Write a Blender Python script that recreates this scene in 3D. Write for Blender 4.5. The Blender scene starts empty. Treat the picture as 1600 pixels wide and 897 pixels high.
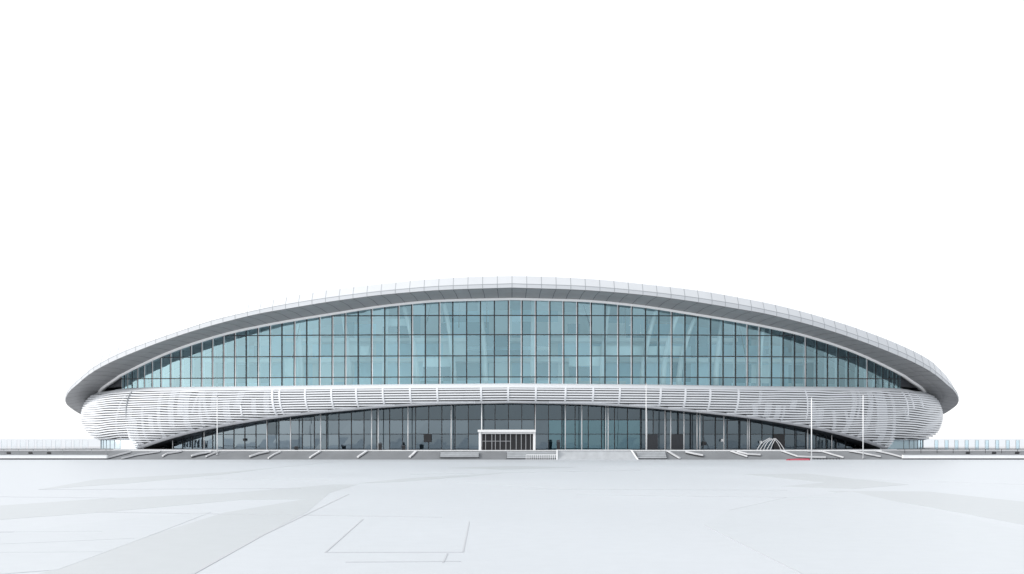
import bpy, math, random
from mathutils import Vector
random.seed(7)
R = math.radians
SC = bpy.context.scene
COL = SC.collection

# ------------------------------------------------------------------ camera numbers (photo space 1600 x 897)
F, CX, HZ = 1600.0, 800.0, 685.0
YS = 130.0                       # foot of the terrace slope
H = (718 - HZ) * YS / F          # eye height
DECK = 1.12
Y0, RM, RE, A1 = 137.0, 120.0, 15.0, 0.5   # facade plan: main arc, end arc, where they meet
YC = Y0 + RM
ECX, ECY = (RM - RE) * math.sin(A1), YC - (RM - RE) * math.cos(A1)
YBACK = ECY + RE

def zp(y, Y): return H + (HZ - y) * Y / F
def at(px, py, Y): return Vector(((px - CX) / F * Y, Y, zp(py, Y)))
def on_ground(px, py, z=0.0):
    Y = (H - z) * F / (py - HZ)
    return Vector(((px - CX) / F * Y, Y, z))
SL = DECK / 2.0
def on_slope(px, py, up=0.0):
    Y = (H + SL * YS) / ((py - HZ) / F + SL)
    return Vector(((px - CX) / F * Y, Y, SL * (Y - YS) + up))
def interp(tab, x):
    if x <= tab[0][0]: return tab[0][1]
    for (x0, y0), (x1, y1) in zip(tab, tab[1:]):
        if x <= x1: return y0 + (y1 - y0) * (x - x0) / (x1 - x0)
    return tab[-1][1]
def smooth_interp(tab, x):       # cubic Hermite through the table
    n = len(tab)
    if x <= tab[0][0]: return tab[0][1]
    if x >= tab[-1][0]: return tab[-1][1]
    for i in range(n - 1):
        x0, y0 = tab[i]; x1, y1 = tab[i + 1]
        if x <= x1:
            d = (y1 - y0) / (x1 - x0)
            def slope(j):
                if j == 0: return (tab[1][1] - tab[0][1]) / (tab[1][0] - tab[0][0])
                if j == n - 1: return (tab[-1][1] - tab[-2][1]) / (tab[-1][0] - tab[-2][0])
                a = (tab[j][1] - tab[j-1][1]) / (tab[j][0] - tab[j-1][0])
                b = (tab[j+1][1] - tab[j][1]) / (tab[j+1][0] - tab[j][0])
                return 0 if a * b <= 0 else 2 * a * b / (a + b)
            m0, m1 = slope(i), slope(i + 1)
            h = x1 - x0; t = (x - x0) / h
            return ((2*t**3 - 3*t*t + 1) * y0 + (t**3 - 2*t*t + t) * h * m0 + (-2*t**3 + 3*t*t) * y1 + (t**3 - t*t) * h * m1)

def rad(a):                      # plan radius: long front arc easing into the tight end arcs
    t = min(1, max(0, (abs(a) - (A1 - .09)) / .18)); t = t * t * (3 - 2 * t)
    return RM + (RE - RM) * t
NT = 6400
PT = [(0.0, Y0)]
for i in range(NT):
    m = (i + .5) * math.pi / NT; d = math.pi / NT
    PT.append((PT[-1][0] + rad(m) * math.cos(m) * d, PT[-1][1] + rad(m) * math.sin(m) * d))
ECX, ECY = PT[NT][0], PT[NT][1] - RE
YBACK = ECY + RE
def plan(a, o):
    s = -1 if a < 0 else 1
    b = abs(a); f = min(b / math.pi * NT, NT - .001); i = int(f); f -= i
    x = PT[i][0] + (PT[i+1][0] - PT[i][0]) * f; y = PT[i][1] + (PT[i+1][1] - PT[i][1]) * f
    return (s * (x + o * math.sin(b)), y - o * math.cos(b))
def upx(a, o):
    x, y = plan(abs(a), o); return F * x / y
def a_of_u(u, o):
    lo, hi = 0.0, 1.12
    for _ in range(50):
        m = (lo + hi) / 2
        if upx(m, o) < u: lo = m
        else: hi = m
    return (lo + hi) / 2
def P(a, o, z):
    x, y = plan(a, o); return Vector((x, y, z))

# ------------------------------------------------------------------ materials
def mat(name, col, rough=0.5, spec=0.5, metal=0.0, var=0.0, scale=3.0, bump=0.0):
    m = bpy.data.materials.new(name); m.use_nodes = True
    nt = m.node_tree; b = nt.nodes['Principled BSDF']
    b.inputs['Base Color'].default_value = (*col, 1); b.inputs['Roughness'].default_value = rough
    b.inputs['Specular IOR Level'].default_value = spec; b.inputs['Metallic'].default_value = metal
    if var or bump:
        tc = nt.nodes.new('ShaderNodeTexCoord')
        n = nt.nodes.new('ShaderNodeTexNoise'); n.inputs['Scale'].default_value = scale; n.inputs['Detail'].default_value = 6
        nt.links.new(tc.outputs['Object'], n.inputs['Vector'])
        if var:
            r = nt.nodes.new('ShaderNodeValToRGB')
            r.color_ramp.elements[0].position = .3; r.color_ramp.elements[1].position = .7
            r.color_ramp.elements[0].color = (*[c * (1 - var) for c in col], 1)
            r.color_ramp.elements[1].color = (*[min(1, c * (1 + var)) for c in col], 1)
            nt.links.new(n.outputs['Fac'], r.inputs['Fac']); nt.links.new(r.outputs['Color'], b.inputs['Base Color'])
        if bump:
            bm = nt.nodes.new('ShaderNodeBump'); bm.inputs['Strength'].default_value = bump; bm.inputs['Distance'].default_value = .02
            nt.links.new(n.outputs['Fac'], bm.inputs['Height']); nt.links.new(bm.outputs['Normal'], b.inputs['Normal'])
    return m

def glass_mat(name, tint, base, gloss=(.9, .95, 1.0), rough=.02, rnd=.12):
    """coated facade glass: tinted see-through plus a mirror share that rises at grazing angles; panes differ a little"""
    m = bpy.data.materials.new(name); m.use_nodes = True
    nt = m.node_tree; nt.nodes.clear(); N = nt.nodes.new; L = nt.links.new
    out = N('ShaderNodeOutputMaterial'); mix = N('ShaderNodeMixShader'); tr = N('ShaderNodeBsdfTransparent'); gl = N('ShaderNodeBsdfGlossy')
    gl.inputs['Roughness'].default_value = rough; gl.inputs['Color'].default_value = (*gloss, 1)
    fr = N('ShaderNodeFresnel'); fr.inputs['IOR'].default_value = 1.4
    at_ = N('ShaderNodeAttribute'); at_.attribute_name = 'tone'
    mul = N('ShaderNodeMath'); mul.operation = 'MULTIPLY_ADD'; mul.inputs[1].default_value = rnd; mul.inputs[2].default_value = base
    L(at_.outputs['Fac'], mul.inputs[0])
    add = N('ShaderNodeMath'); add.operation = 'ADD'; add.use_clamp = True
    L(fr.outputs['Fac'], add.inputs[0]); L(mul.outputs[0], add.inputs[1])
    tr.inputs['Color'].default_value = (*tint, 1)
    L(add.outputs[0], mix.inputs['Fac']); L(tr.outputs[0], mix.inputs[1]); L(gl.outputs[0], mix.inputs[2]); L(mix.outputs[0], out.inputs['Surface'])
    return m

M = {}
M['white'] = mat('white_paint', (.80, .81, .82), .35, .4, var=.02, scale=.6)
M['louvre'] = mat('white_louvre', (.71, .73, .76), .4, .4)
M['trim'] = mat('bright_white_trim', (.93, .93, .93), .3, .5)
M['cheek'] = mat('pale_stone', (.58, .59, .61), .5, .4, var=.08, scale=1)
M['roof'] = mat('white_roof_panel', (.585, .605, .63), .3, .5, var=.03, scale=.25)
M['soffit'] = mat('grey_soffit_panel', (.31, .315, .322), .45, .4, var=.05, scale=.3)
M['seam'] = mat('dark_seam', (.06, .065, .07), .6)
M['seam_light'] = mat('grey_seam', (.33, .35, .37), .6)
M['mullion'] = mat('dark_mullion', (.018, .022, .028), .4)
M['fin'] = mat('white_fin', (.85, .86, .87), .4)
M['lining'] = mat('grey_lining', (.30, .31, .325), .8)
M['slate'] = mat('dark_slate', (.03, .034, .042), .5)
M['slab'] = mat('pale_slab', (.78, .80, .81), .6)
M['ceiling'] = mat('dark_ceiling', (.66, .67, .67), .7)
M['core1'] = mat('teal_core_wall', (.54, .80, .92), .5)
M['core2'] = mat('deep_teal_core_wall', (.20, .40, .50), .5)
M['core3'] = mat('pale_core_wall', (.78, .86, .88), .5)
M['core4'] = mat('grey_core_wall', (.60, .66, .68), .5)
M['deep'] = mat('deep_blue_panel', (.07, .17, .23), .4)
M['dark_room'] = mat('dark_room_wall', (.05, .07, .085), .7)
M['terrace'] = mat('terrace_stone', (.19, .20, .212), .6, .3, var=.10, scale=.5)
M['deck'] = mat('deck_stone', (.50, .51, .53), .55, .3, var=.06, scale=.4)
M['ramp'] = mat('ramp_concrete', (.42, .44, .46), .6, .3, var=.08, scale=1.5)
M['black'] = mat('black_metal', (.012, .013, .016), .45)
M['steel'] = mat('brushed_steel', (.45, .46, .48), .35, metal=.8)
M['red'] = mat('red_plastic', (.36, .025, .055), .4)
M['pink'] = mat('pink_highlight', (.75, .35, .40), .4)
M['glass_hi'] = glass_mat('teal_glass', (.82, .98, 1.0), .12, (.60, .89, 1.0), rnd=.24)
M['glass_lo'] = glass_mat('smoked_glass', (.44, .56, .62), .085, (.68, .85, .98), rnd=.12)
M['glass_teal'] = glass_mat('bright_teal_glass', (.45, .7, .76), .16, (.5, .82, .95), rnd=.05)
M['screen_glass'] = glass_mat('pale_blue_screen_glass', (.84, .93, .965), .08, (.85, .96, 1), rnd=.05)

def ground_mat(name, col, rough, fine):
    m = bpy.data.materials.new(name); m.use_nodes = True
    nt = m.node_tree; b = nt.nodes['Principled BSDF']; N = nt.nodes.new; L = nt.links.new
    tc = N('ShaderNodeTexCoord')
    n1 = N('ShaderNodeTexNoise'); n1.inputs['Scale'].default_value = .06; n1.inputs['Detail'].default_value = 4
    n2 = N('ShaderNodeTexNoise'); n2.inputs['Scale'].default_value = fine; n2.inputs['Detail'].default_value = 8
    L(tc.outputs['Object'], n1.inputs['Vector']); L(tc.outputs['Object'], n2.inputs['Vector'])
    mx = N('ShaderNodeMix'); mx.data_type = 'FLOAT'; mx.inputs[0].default_value = .4
    L(n1.outputs['Fac'], mx.inputs[2]); L(n2.outputs['Fac'], mx.inputs[3])
    r = N('ShaderNodeValToRGB')
    r.color_ramp.elements[0].position = .35; r.color_ramp.elements[1].position = .65
    r.color_ramp.elements[0].color = (*[c * .96 for c in col], 1); r.color_ramp.elements[1].color = (*[c * 1.03 for c in col], 1)
    L(mx.outputs[0], r.inputs['Fac']); L(r.outputs['Color'], b.inputs['Base Color'])
    rr = N('ShaderNodeMapRange'); rr.inputs['To Min'].default_value = rough - .06; rr.inputs['To Max'].default_value = rough + .08
    L(n1.outputs['Fac'], rr.inputs['Value']); L(rr.outputs['Result'], b.inputs['Roughness'])
    b.inputs['Specular IOR Level'].default_value = .45
    return m
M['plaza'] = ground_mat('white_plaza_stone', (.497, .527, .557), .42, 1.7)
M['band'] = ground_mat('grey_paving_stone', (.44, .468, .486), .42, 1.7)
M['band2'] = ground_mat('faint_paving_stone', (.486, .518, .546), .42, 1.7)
M['joint'] = mat('paving_joint', (.45, .47, .495), .6)

# ------------------------------------------------------------------ mesh builder
class MB:
    def __init__(s): s.v = []; s.f = []; s.mi = []; s.tone = []
    def face(s, pts, m=0, tone=.5):
        i = len(s.v); s.v += [tuple(p) for p in pts]; s.f.append(list(range(i, i + len(pts)))); s.mi.append(m); s.tone.append(tone)
    def grid(s, rows, m=0):              # rows of equal length, shared vertices
        i = len(s.v); n = len(rows[0])
        for r in rows: s.v += [tuple(p) for p in r]
        for j in range(len(rows) - 1):
            for k in range(n - 1):
                a = i + j * n + k
                s.f.append([a, a + 1, a + n + 1, a + n]); s.mi.append(m); s.tone.append(.5)
    def hexa(s, p, m=0):                 # p: 4 bottom + 4 top, counter-clockwise
        i = len(s.v); s.v += [tuple(q) for q in p]
        for f in ((3,2,1,0),(4,5,6,7),(0,1,5,4),(1,2,6,5),(2,3,7,6),(3,0,4,7)):
            s.f.append([i + k for k in f]); s.mi.append(m); s.tone.append(.5)
    def box(s, x0, x1, y0, y1, z0, z1, m=0):
        s.hexa([(x0,y0,z0),(x1,y0,z0),(x1,y1,z0),(x0,y1,z0),(x0,y0,z1),(x1,y0,z1),(x1,y1,z1),(x0,y1,z1)], m)
    def tube(s, pts, r, m=0, n=8, r1=None):
        pts = [Vector(p) for p in pts]; i = len(s.v); K = len(pts)
        for j, p in enumerate(pts):
            d = (pts[min(j+1, K-1)] - pts[max(j-1, 0)]).normalized()
            ref = Vector((0,0,1)) if abs(d.z) < .9 else Vector((0,1,0))
            u = d.cross(ref).normalized(); w = d.cross(u)
            rr = r if r1 is None else r + (r1 - r) * j / (K - 1)
            for k in range(n):
                t = 2 * math.pi * k / n
                s.v.append(tuple(p + (u * math.cos(t) + w * math.sin(t)) * rr))
        for j in range(K - 1):
            for k in range(n):
                a, b = i + j*n + k, i + j*n + (k+1) % n
                s.f.append([a, b, b + n, a + n]); s.mi.append(m); s.tone.append(.5)
        s.f.append([i + k for k in range(n)][::-1]); s.mi.append(m); s.tone.append(.5)
        s.f.append([i + (K-1)*n + k for k in range(n)]); s.mi.append(m); s.tone.append(.5)
    def sweep(s, secs, m=0, cap=True):   # secs: closed cross-sections of equal size
        i = len(s.v); n = len(secs[0])
        for c in secs: s.v += [tuple(p) for p in c]
        for j in range(len(secs) - 1):
            for k in range(n):
                a, b = i + j*n + k, i + j*n + (k+1) % n
                s.f.append([a, b, b + n, a + n]); s.mi.append(m); s.tone.append(.5)
        if cap:
            s.f.append([i + k for k in range(n)][::-1]); s.f.append([i + (len(secs)-1)*n + k for k in range(n)])
            s.mi += [m, m]; s.tone += [.5, .5]
    def build(s, name, mats, parent=None, smooth=False, origin=None):
        if not isinstance(mats, (list, tuple)): mats = [mats]
        o0 = Vector(origin) if origin is not None else Vector((0,0,0))
        me = bpy.data.meshes.new(name)
        me.from_pydata([tuple(Vector(v) - o0) for v in s.v], [], s.f); 
        for mm in mats: me.materials.append(mm)
        me.polygons.foreach_set('material_index', s.mi)
        if smooth: me.polygons.foreach_set('use_smooth', [True] * len(s.f))
        at_ = me.attributes.new('tone', 'FLOAT', 'FACE'); at_.data.foreach_set('value', s.tone)
        me.update()
        ob = bpy.data.objects.new(name, me); COL.objects.link(ob)
        if parent is not None:
            ob.parent = parent
            base = Vector((0,0,0)); q = parent
            while q is not None: base += q.location; q = q.parent
            ob.location = o0 - base
        else: ob.location = o0
        return ob

def tag(o, label=None, cat=None, group=None, kind=None):
    for k, v in (('label', label), ('category', cat), ('group', group), ('kind', kind)):
        if v: o[k] = v
    return o
def thing(name, loc, label, cat, group=None):
    o = bpy.data.objects.new(name, None); COL.objects.link(o); o.location = loc; o.empty_display_size = .5
    return tag(o, label, cat, group)
def copy_tree(o, loc, label=None, group=None):
    r = o.copy(); COL.objects.link(r); r.location = loc
    if label: r['label'] = label
    if group: r['group'] = group
    for ch in list(o.children):
        c = ch.copy(); COL.objects.link(c); c.parent = r
        for g in list(ch.children):
            d = g.copy(); COL.objects.link(d); d.parent = c
    return r

# ------------------------------------------------------------------ profiles traced in photo space, by distance u from the middle
CTR = 799.0
T_LIP = [(0,450),(100,453.2),(191,460),(276,470.6),(361,484.5),(390,489.5),(439,501),(488,514.5),(537,530.5),(586,549),(635,570.5),(665,589),(680,602)]
T_MID = [(0,443.2),(106,446.8),(191,453.6),(276,463.6),(361,477),(408,486.6),(467,500.5),(521,518),(554,529.5),(611,551.5),(648,571),(672,589),(684,600)]
T_TOP = [(0,431.3),(40,432),(123,436),(208,444.2),(290,453.8),(350,464),(408,475.5),(467,490.5),(521,507),(554,518.3),(611,541),(648,560),(672,580),(686,597)]
T_TRIM = [(0,469),(106,471.6),(191,479),(276,491.6),(361,505.5),(390,511),(439,521.5),(488,535.5),(537,553),(586,575.5),(611,589),(632,603),(638,607)]
T_BTOP = [(0,599),(200,600.6),(400,603.4),(540,604.8),(600,606.5),(630,610)]
T_BBOT = [(0,630),(100,632),(200,637),(265,642.5),(347,651),(404,658.8),(465,669.5),(500,677),(530,685),(560,694.5),(580,702)]

O_LIP0, O_LIP1 = 6.0, 4.8
def o_lip(a):
    t = min(1, abs(a) / .8); return O_LIP0 + (O_LIP1 - O_LIP0) * t * t * (3 - 2 * t)
def row_table(tab, of, ends):
    out = []; umax = tab[-1][0]
    n = 60
    for i in range(n + 1):
        u = umax * i / n
        a = 0.0
        o = of(0)
        for _ in range(4):
            a = a_of_u(u, o); o = of(a)
        Y = plan(a, o)[1]
        out.append((a, zp(smooth_interp(tab, u), Y)))
    for a, y in ends:
        if a > out[-1][0] + .03:
            out.append((a, zp(y, plan(a, of(a))[1])))
    out += [(2.1, 5.2), (2.6, 4.6), (math.pi, 4.4)]
    return out
Z_LIP = row_table(T_LIP, o_lip, [(1.15, 626), (1.45, 638), (1.7, 650)])
Z_MID = row_table(T_MID, lambda a: o_lip(a) + .06, [(1.15, 624), (1.45, 635), (1.7, 647)])
Z_TOP = row_table(T_TOP, lambda a: o_lip(a) - .35, [(1.15, 620), (1.45, 629), (1.7, 641)])
Z_TRIM = row_table(T_TRIM, lambda a: .25, [(1.25, 627), (1.7, 650)])
def zlip(a): return interp(Z_LIP, abs(a))
def zmid(a): return max(interp(Z_MID, abs(a)), zlip(a) + .06)
def ztop(a): return max(interp(Z_TOP, abs(a)), zmid(a) + .06)
def ztrim(a): return interp(Z_TRIM, abs(a))
def zfun(tab, o):
    t = []
    for i in range(61):
        u = tab[-1][0] * i / 60
        a = a_of_u(u, o); t.append((a, zp(smooth_interp(tab, u), plan(a, o)[1])))
    return lambda a: interp(t, abs(a))
zbt = zfun(T_BTOP, .3)
zbb0 = zfun(T_BBOT, .3)
A_CUT = a_of_u(591, 1.2)                       # where the screen stops reaching the terrace
def zbb(a): return zbb0(a) if abs(a) < A_CUT else zp(688, 152.0)

# stations along the plan, evenly spaced by arc length
def arc_stations(a0, a1, step):
    out = [a0]; a = a0
    while a < a1 - 1e-6:
        r = rad(a) + 3
        a = min(a1, a + step / r); out.append(a)
    return out
def mirror(st): return [-a for a in st[::-1] if a > 0] + st
ST = mirror(arc_stations(0, A1, .9)[:-1] + arc_stations(A1, math.pi, .7))
STF = [a for a in ST if abs(a) < 2.3]          # front and both ends

# ------------------------------------------------------------------ THE HALL
hall = thing('concert_hall', (0, Y0, 0), 'long low hall with white arched roof, curved glass front and white louvre band', 'hall')

# roof shell with fascia, soffit and trim
def x_back_z(a):                                # rear eave point facing front point a
    return P(math.copysign(math.pi - abs(a), a) if abs(a) > .001 else 0, 0, 0)
mb = MB()
rows = []
for k in range(9):
    t = k / 8
    row = []
    for a in [a for a in ST if abs(a) <= 1.5]:
        p = P(a, o_lip(a) - .35, ztop(a))
        dx = abs(p.x) - ECX; ro = RE + o_lip(a) - .35; yb = ECY + (ro if dx <= 0 else math.sqrt(max(.01, ro * ro - dx * dx))); yb = max(yb, p.y + .05)
        zb = 4.6 + 2.0 * max(0, 1 - abs(p.x) / 60)
        zz = p.z + (zb - p.z) * (t ** 1.6)
        row.append(Vector((p.x, p.y + (yb - p.y) * t, zz)))
    rows.append(row)
mb.grid(rows)
roof = mb.build('roof', M['roof'], hall, True)

def strip(fa, fb, st, m=0, mbld=None):
    mbld = mbld or MB(); mbld.grid([[fa(a) for a in st], [fb(a) for a in st]], m); return mbld
fl = lambda a: P(a, o_lip(a), zlip(a))
fm = lambda a: P(a, o_lip(a) + .06, zmid(a))
ft = lambda a: P(a, o_lip(a) - .35, ztop(a))
ftr0 = lambda a: P(a, .55, ztrim(a))
SEAM = mirror(arc_stations(0, 2.2, 1.84))
SEAM = [a for a in SEAM if a != 0] + [.0]
mb = MB()
mb.grid([[fl(a) for a in ST], [fm(a) for a in ST]], 0)
mb.grid([[fm(a) for a in ST], [ft(a) for a in ST]], 0)
def seam_line(mbld, f0, f1, a, w, off, m):
    """thin dark joint across a strip, a hair in front of it"""
    da = w / (rad(a) + 5) / 2
    q = [f0(a - da), f0(a + da), f1(a + da), f1(a - da)]
    mbld.face([p + off for p in q], m)
for a in SEAM:
    n = Vector((math.sin(a), -math.cos(a), .15)) * .012
    seam_line(mb, fl, fm, a, .075, n, 1); seam_line(mb, fm, ft, a, .075, n, 1)
for f, e, w, m in ((fm, .012, .07, 1), (fl, .012, .05, 2)):
    mb.grid([[f(a) + Vector((math.sin(a), -math.cos(a), 0)) * e + Vector((0, 0, -w/2 if f is fm else .0)) for a in ST],
             [f(a) + Vector((math.sin(a), -math.cos(a), 0)) * e + Vector((0, 0, w/2 if f is fm else w)) for a in ST]], m)
mb.build('fascia', [M['roof'], M['seam_light'], M['seam']], roof)
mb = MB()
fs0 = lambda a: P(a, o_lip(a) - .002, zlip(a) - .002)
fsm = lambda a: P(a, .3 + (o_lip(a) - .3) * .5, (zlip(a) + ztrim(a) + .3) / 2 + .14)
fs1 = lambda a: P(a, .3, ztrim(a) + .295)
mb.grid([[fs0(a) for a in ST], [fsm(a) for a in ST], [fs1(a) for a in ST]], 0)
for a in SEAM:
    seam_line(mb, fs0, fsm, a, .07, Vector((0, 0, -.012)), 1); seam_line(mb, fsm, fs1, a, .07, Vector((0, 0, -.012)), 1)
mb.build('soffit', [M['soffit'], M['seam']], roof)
mb = MB()
mb.sweep([[P(a, .1, ztrim(a)), P(a, .36, ztrim(a)), P(a, .46, ztrim(a) + .29), P(a, .1, ztrim(a) + .29)] for a in ST if abs(a) < 1.9])
mb.build('eave_trim', M['trim'], roof)

# louvre band ---------------------------------------------------------------
def bulge(a): 
    h = zbt(a) - zbb(a)
    return min(2.3, .35 + .27 * h) + .8 * endw(a)
def endw(a): return min(1, max(0, (abs(a) - .45) / .3))
def prof(a, z):
    zt, zb = zbt(a), zbb(a)
    v = max(0, min(1, (zt - z) / max(.01, zt - zb)))
    c = abs(2 * v - 1)
    return .35 - .8 * endw(a) + bulge(a) * (max(0, 1 - c ** (2.4 - .3 * endw(a)))) ** .53
STB = [a for a in mirror(arc_stations(0, A1, .5)[:-1] + arc_stations(A1, 2.3, .35))]
band = None
CAP, LIPH = .62, .30
def band_cap(sgn):
    return CAP
mb = MB()
sub = [0, .1, .25, .45, .7, 1.0]
mb.grid([[P(a, prof(a, zbt(a) - CAP * t), zbt(a) - CAP * t) for a in STB] for t in sub])
mb.grid([[P(a, -.3, zbt(a) - .02) for a in STB], [P(a, prof(a, zbt(a)), zbt(a)) for a in STB]])
band = mb.build('louvre_band', M['louvre'], hall, True)
# lower lip and underside
mb = MB()
STL = [a for a in STB if abs(a) < A_CUT]
lh = lambda a: LIPH if abs(a) < A_CUT else .2
mb.grid([[P(a, prof(a, zbb(a) + lh(a) * t), zbb(a) + lh(a) * t) for a in STL] for t in (1, .7, .45, .25, .1, 0)])
mb.build('lower_lip', M['louvre'], band, True)
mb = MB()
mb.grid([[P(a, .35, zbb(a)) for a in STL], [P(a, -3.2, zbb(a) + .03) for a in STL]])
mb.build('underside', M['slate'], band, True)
for s in (1, -1):
    st = [a for a in STB if s * a > A_CUT]
    mb = MB()
    mb.grid([[P(a, prof(a, zbb(a) + .2 * t), zbb(a) + .2 * t) for a in st] for t in (1, .7, .45, .25, .1, 0)])
    mb.grid([[P(a, .35, zbb(a)) for a in st], [P(a, -1.5, zbb(a) + .03) for a in st]])
    mb.build('lower_lip', M['louvre'], band, True)
# slats
ARC = [0.0]
for i in range(NT): ARC.append(ARC[-1] + rad((i + .5) * math.pi / NT) * math.pi / NT)
def arcl(a): return math.copysign(ARC[min(NT, int(abs(a) / math.pi * NT))], a)
PITCH, SH = .335, .19
mb = MB()
zmax = zbt(0) - CAP - .05
for k in range(75):
    run = []
    def flush(run):
        if len(run) < 3: return
        secs = []
        for a, z in run:
            o = prof(a, z) - .02
            hh = SH / 2 + .035 * min(1, max(0, (abs(a) - A1) / .25))
            secs.append([P(a, o - .26, z - hh + .04), P(a, o, z - hh), P(a, o, z + hh), P(a, o - .26, z + hh + .04)])
        mb.sweep(secs)
    for a in STB:
        ab = abs(a)
        w = min(1, max(0, (ab - .15) / .25))
        z = zbt(a) - CAP - .17 - k * PITCH + w * (.045 * math.sin(arcl(a) * .51 + k * .35) + .02 * math.sin(arcl(a) * 1.2 + k * .8))
        if z + SH/2 > zbb(a) + lh(a) + .03 and z - SH/2 > zbb(a) + .06: run.append((a, z))
        else: flush(run); run = []
    flush(run)
mb.build('slat_screen', M['louvre'], band, False)
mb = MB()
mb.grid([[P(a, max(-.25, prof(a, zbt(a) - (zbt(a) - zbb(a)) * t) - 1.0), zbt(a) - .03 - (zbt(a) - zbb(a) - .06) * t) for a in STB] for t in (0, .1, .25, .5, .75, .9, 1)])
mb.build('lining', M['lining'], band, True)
def rib(a, w, out, lean=0.0, t0=0.0, t1=1.0, d=.18, m='louvre', name='rib'):
    mb = MB(); secs = []
    zt, zb = zbt(a) - CAP + .05, zbb(a) + lh(a) - .05
    for i in range(13):
        t = t0 + (t1 - t0) * i / 12; z = zt + (zb - zt) * t
        aa = a + lean * (t - .5) * (zt - zb) / max(RM * .5, rad(a))
        da = w / 2 / rad(aa)
        z = max(z, zbb(aa) + lh(aa) + .02)
        o = prof(aa, z) + out
        secs.append([P(aa - da, o - d, z), P(aa + da, o - d, z), P(aa + da, o, z), P(aa - da, o, z)])
    mb.sweep(secs); return mb.build(name, M[m], band)
for px in (430, 441, 480, 520, 558, 599, 641, 683, 751, 793, 836, 882, 925, 966, 1029, 1067, 1105, 1148):
    u = px - CTR; a = math.copysign(a_of_u(abs(u), 1.0), u)
    rib(a, .24 if 440 < px < 1150 else .3, .03, lean=-.12 * u / 300)
rr = random.Random(3)
for s in (1, -1):                                # irregular ribs behind the slats
    u = 365
    while u < 600:
        u += rr.uniform(7, 20)
        a = s * a_of_u(u, 1.0)
        t0 = rr.choice([0, 0, .05, .3, .5]); t1 = rr.choice([1, 1, .85, .6]) 
        if t1 - t0 < .3: t1 = 1
        front = rr.random() < (.2 if s > 0 else .12)
        rib(a, rr.uniform(.14, .3) if front else rr.uniform(.3, 1.1), .02 if front else -.34, rr.choice([0, 0, 0, -.25, .3]) * s, t0, t1, .12)
for u, t1 in ((614, .35), (628, .3), (605, .5)): rib(a_of_u(u, 1.0), .2, .02, 0, 0, t1)
rib(-a_of_u(591, 1.2), .05, .03, 0, 0, 1, .3, 'seam_light', 'joint')
# end return of the screen beside the cut
for s in (1, -1):
    mb = MB()
    zc, zl = zp(688, 152), DECK + .02
    a0 = a_of_u(576, .4)
    stt = [a0 + (A_CUT - a0) * i / 6 for i in range(7)]
    z1 = zbb0(A_CUT)
    mb.grid([[P(s * a, .30, zbb(a) + .25) for a in stt], [P(s * a, .30, DECK) for a in stt]])
    mb.build('screen_foot', M['louvre'], band)

# glass front, upper -----------------------------------------------------------
DA = 1.86 / RM
K0 = -5.8 / F * Y0 / RM
def trans_z(y, a):
    Y = plan(a, 0)[1]; u = upx(a, 0)
    return zp(y + 3.0 * (u / 590) ** 2, Y)
TR = [493.0, 523.0, 556.0, 589.0]
def clip_top(p0, p1, lo, t0, t1):
    """a pane between two uprights, from lo up to the sloping line t0..t1"""
    pass
def pane_poly(mbld, A, B, za, zb, ta, tb, o, tone, jit, m=0):
    """quad between uprights at angles A and B; za, zb bottoms, ta, tb tops"""
    if ta <= za and tb <= zb: return
    j = [rr.uniform(-jit, jit) for _ in range(4)]
    pts = [P(A, o + j[0], za), P(B, o + j[1], zb)]
    if tb > zb: pts.append(P(B, o + j[2], tb))
    if ta > za: pts.append(P(A, o + j[3], ta))
    if len(pts) >= 3: mbld.face(pts, m, tone)
kmin, kmax = -35, 35
AEND = a_of_u(641, 0)
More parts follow.
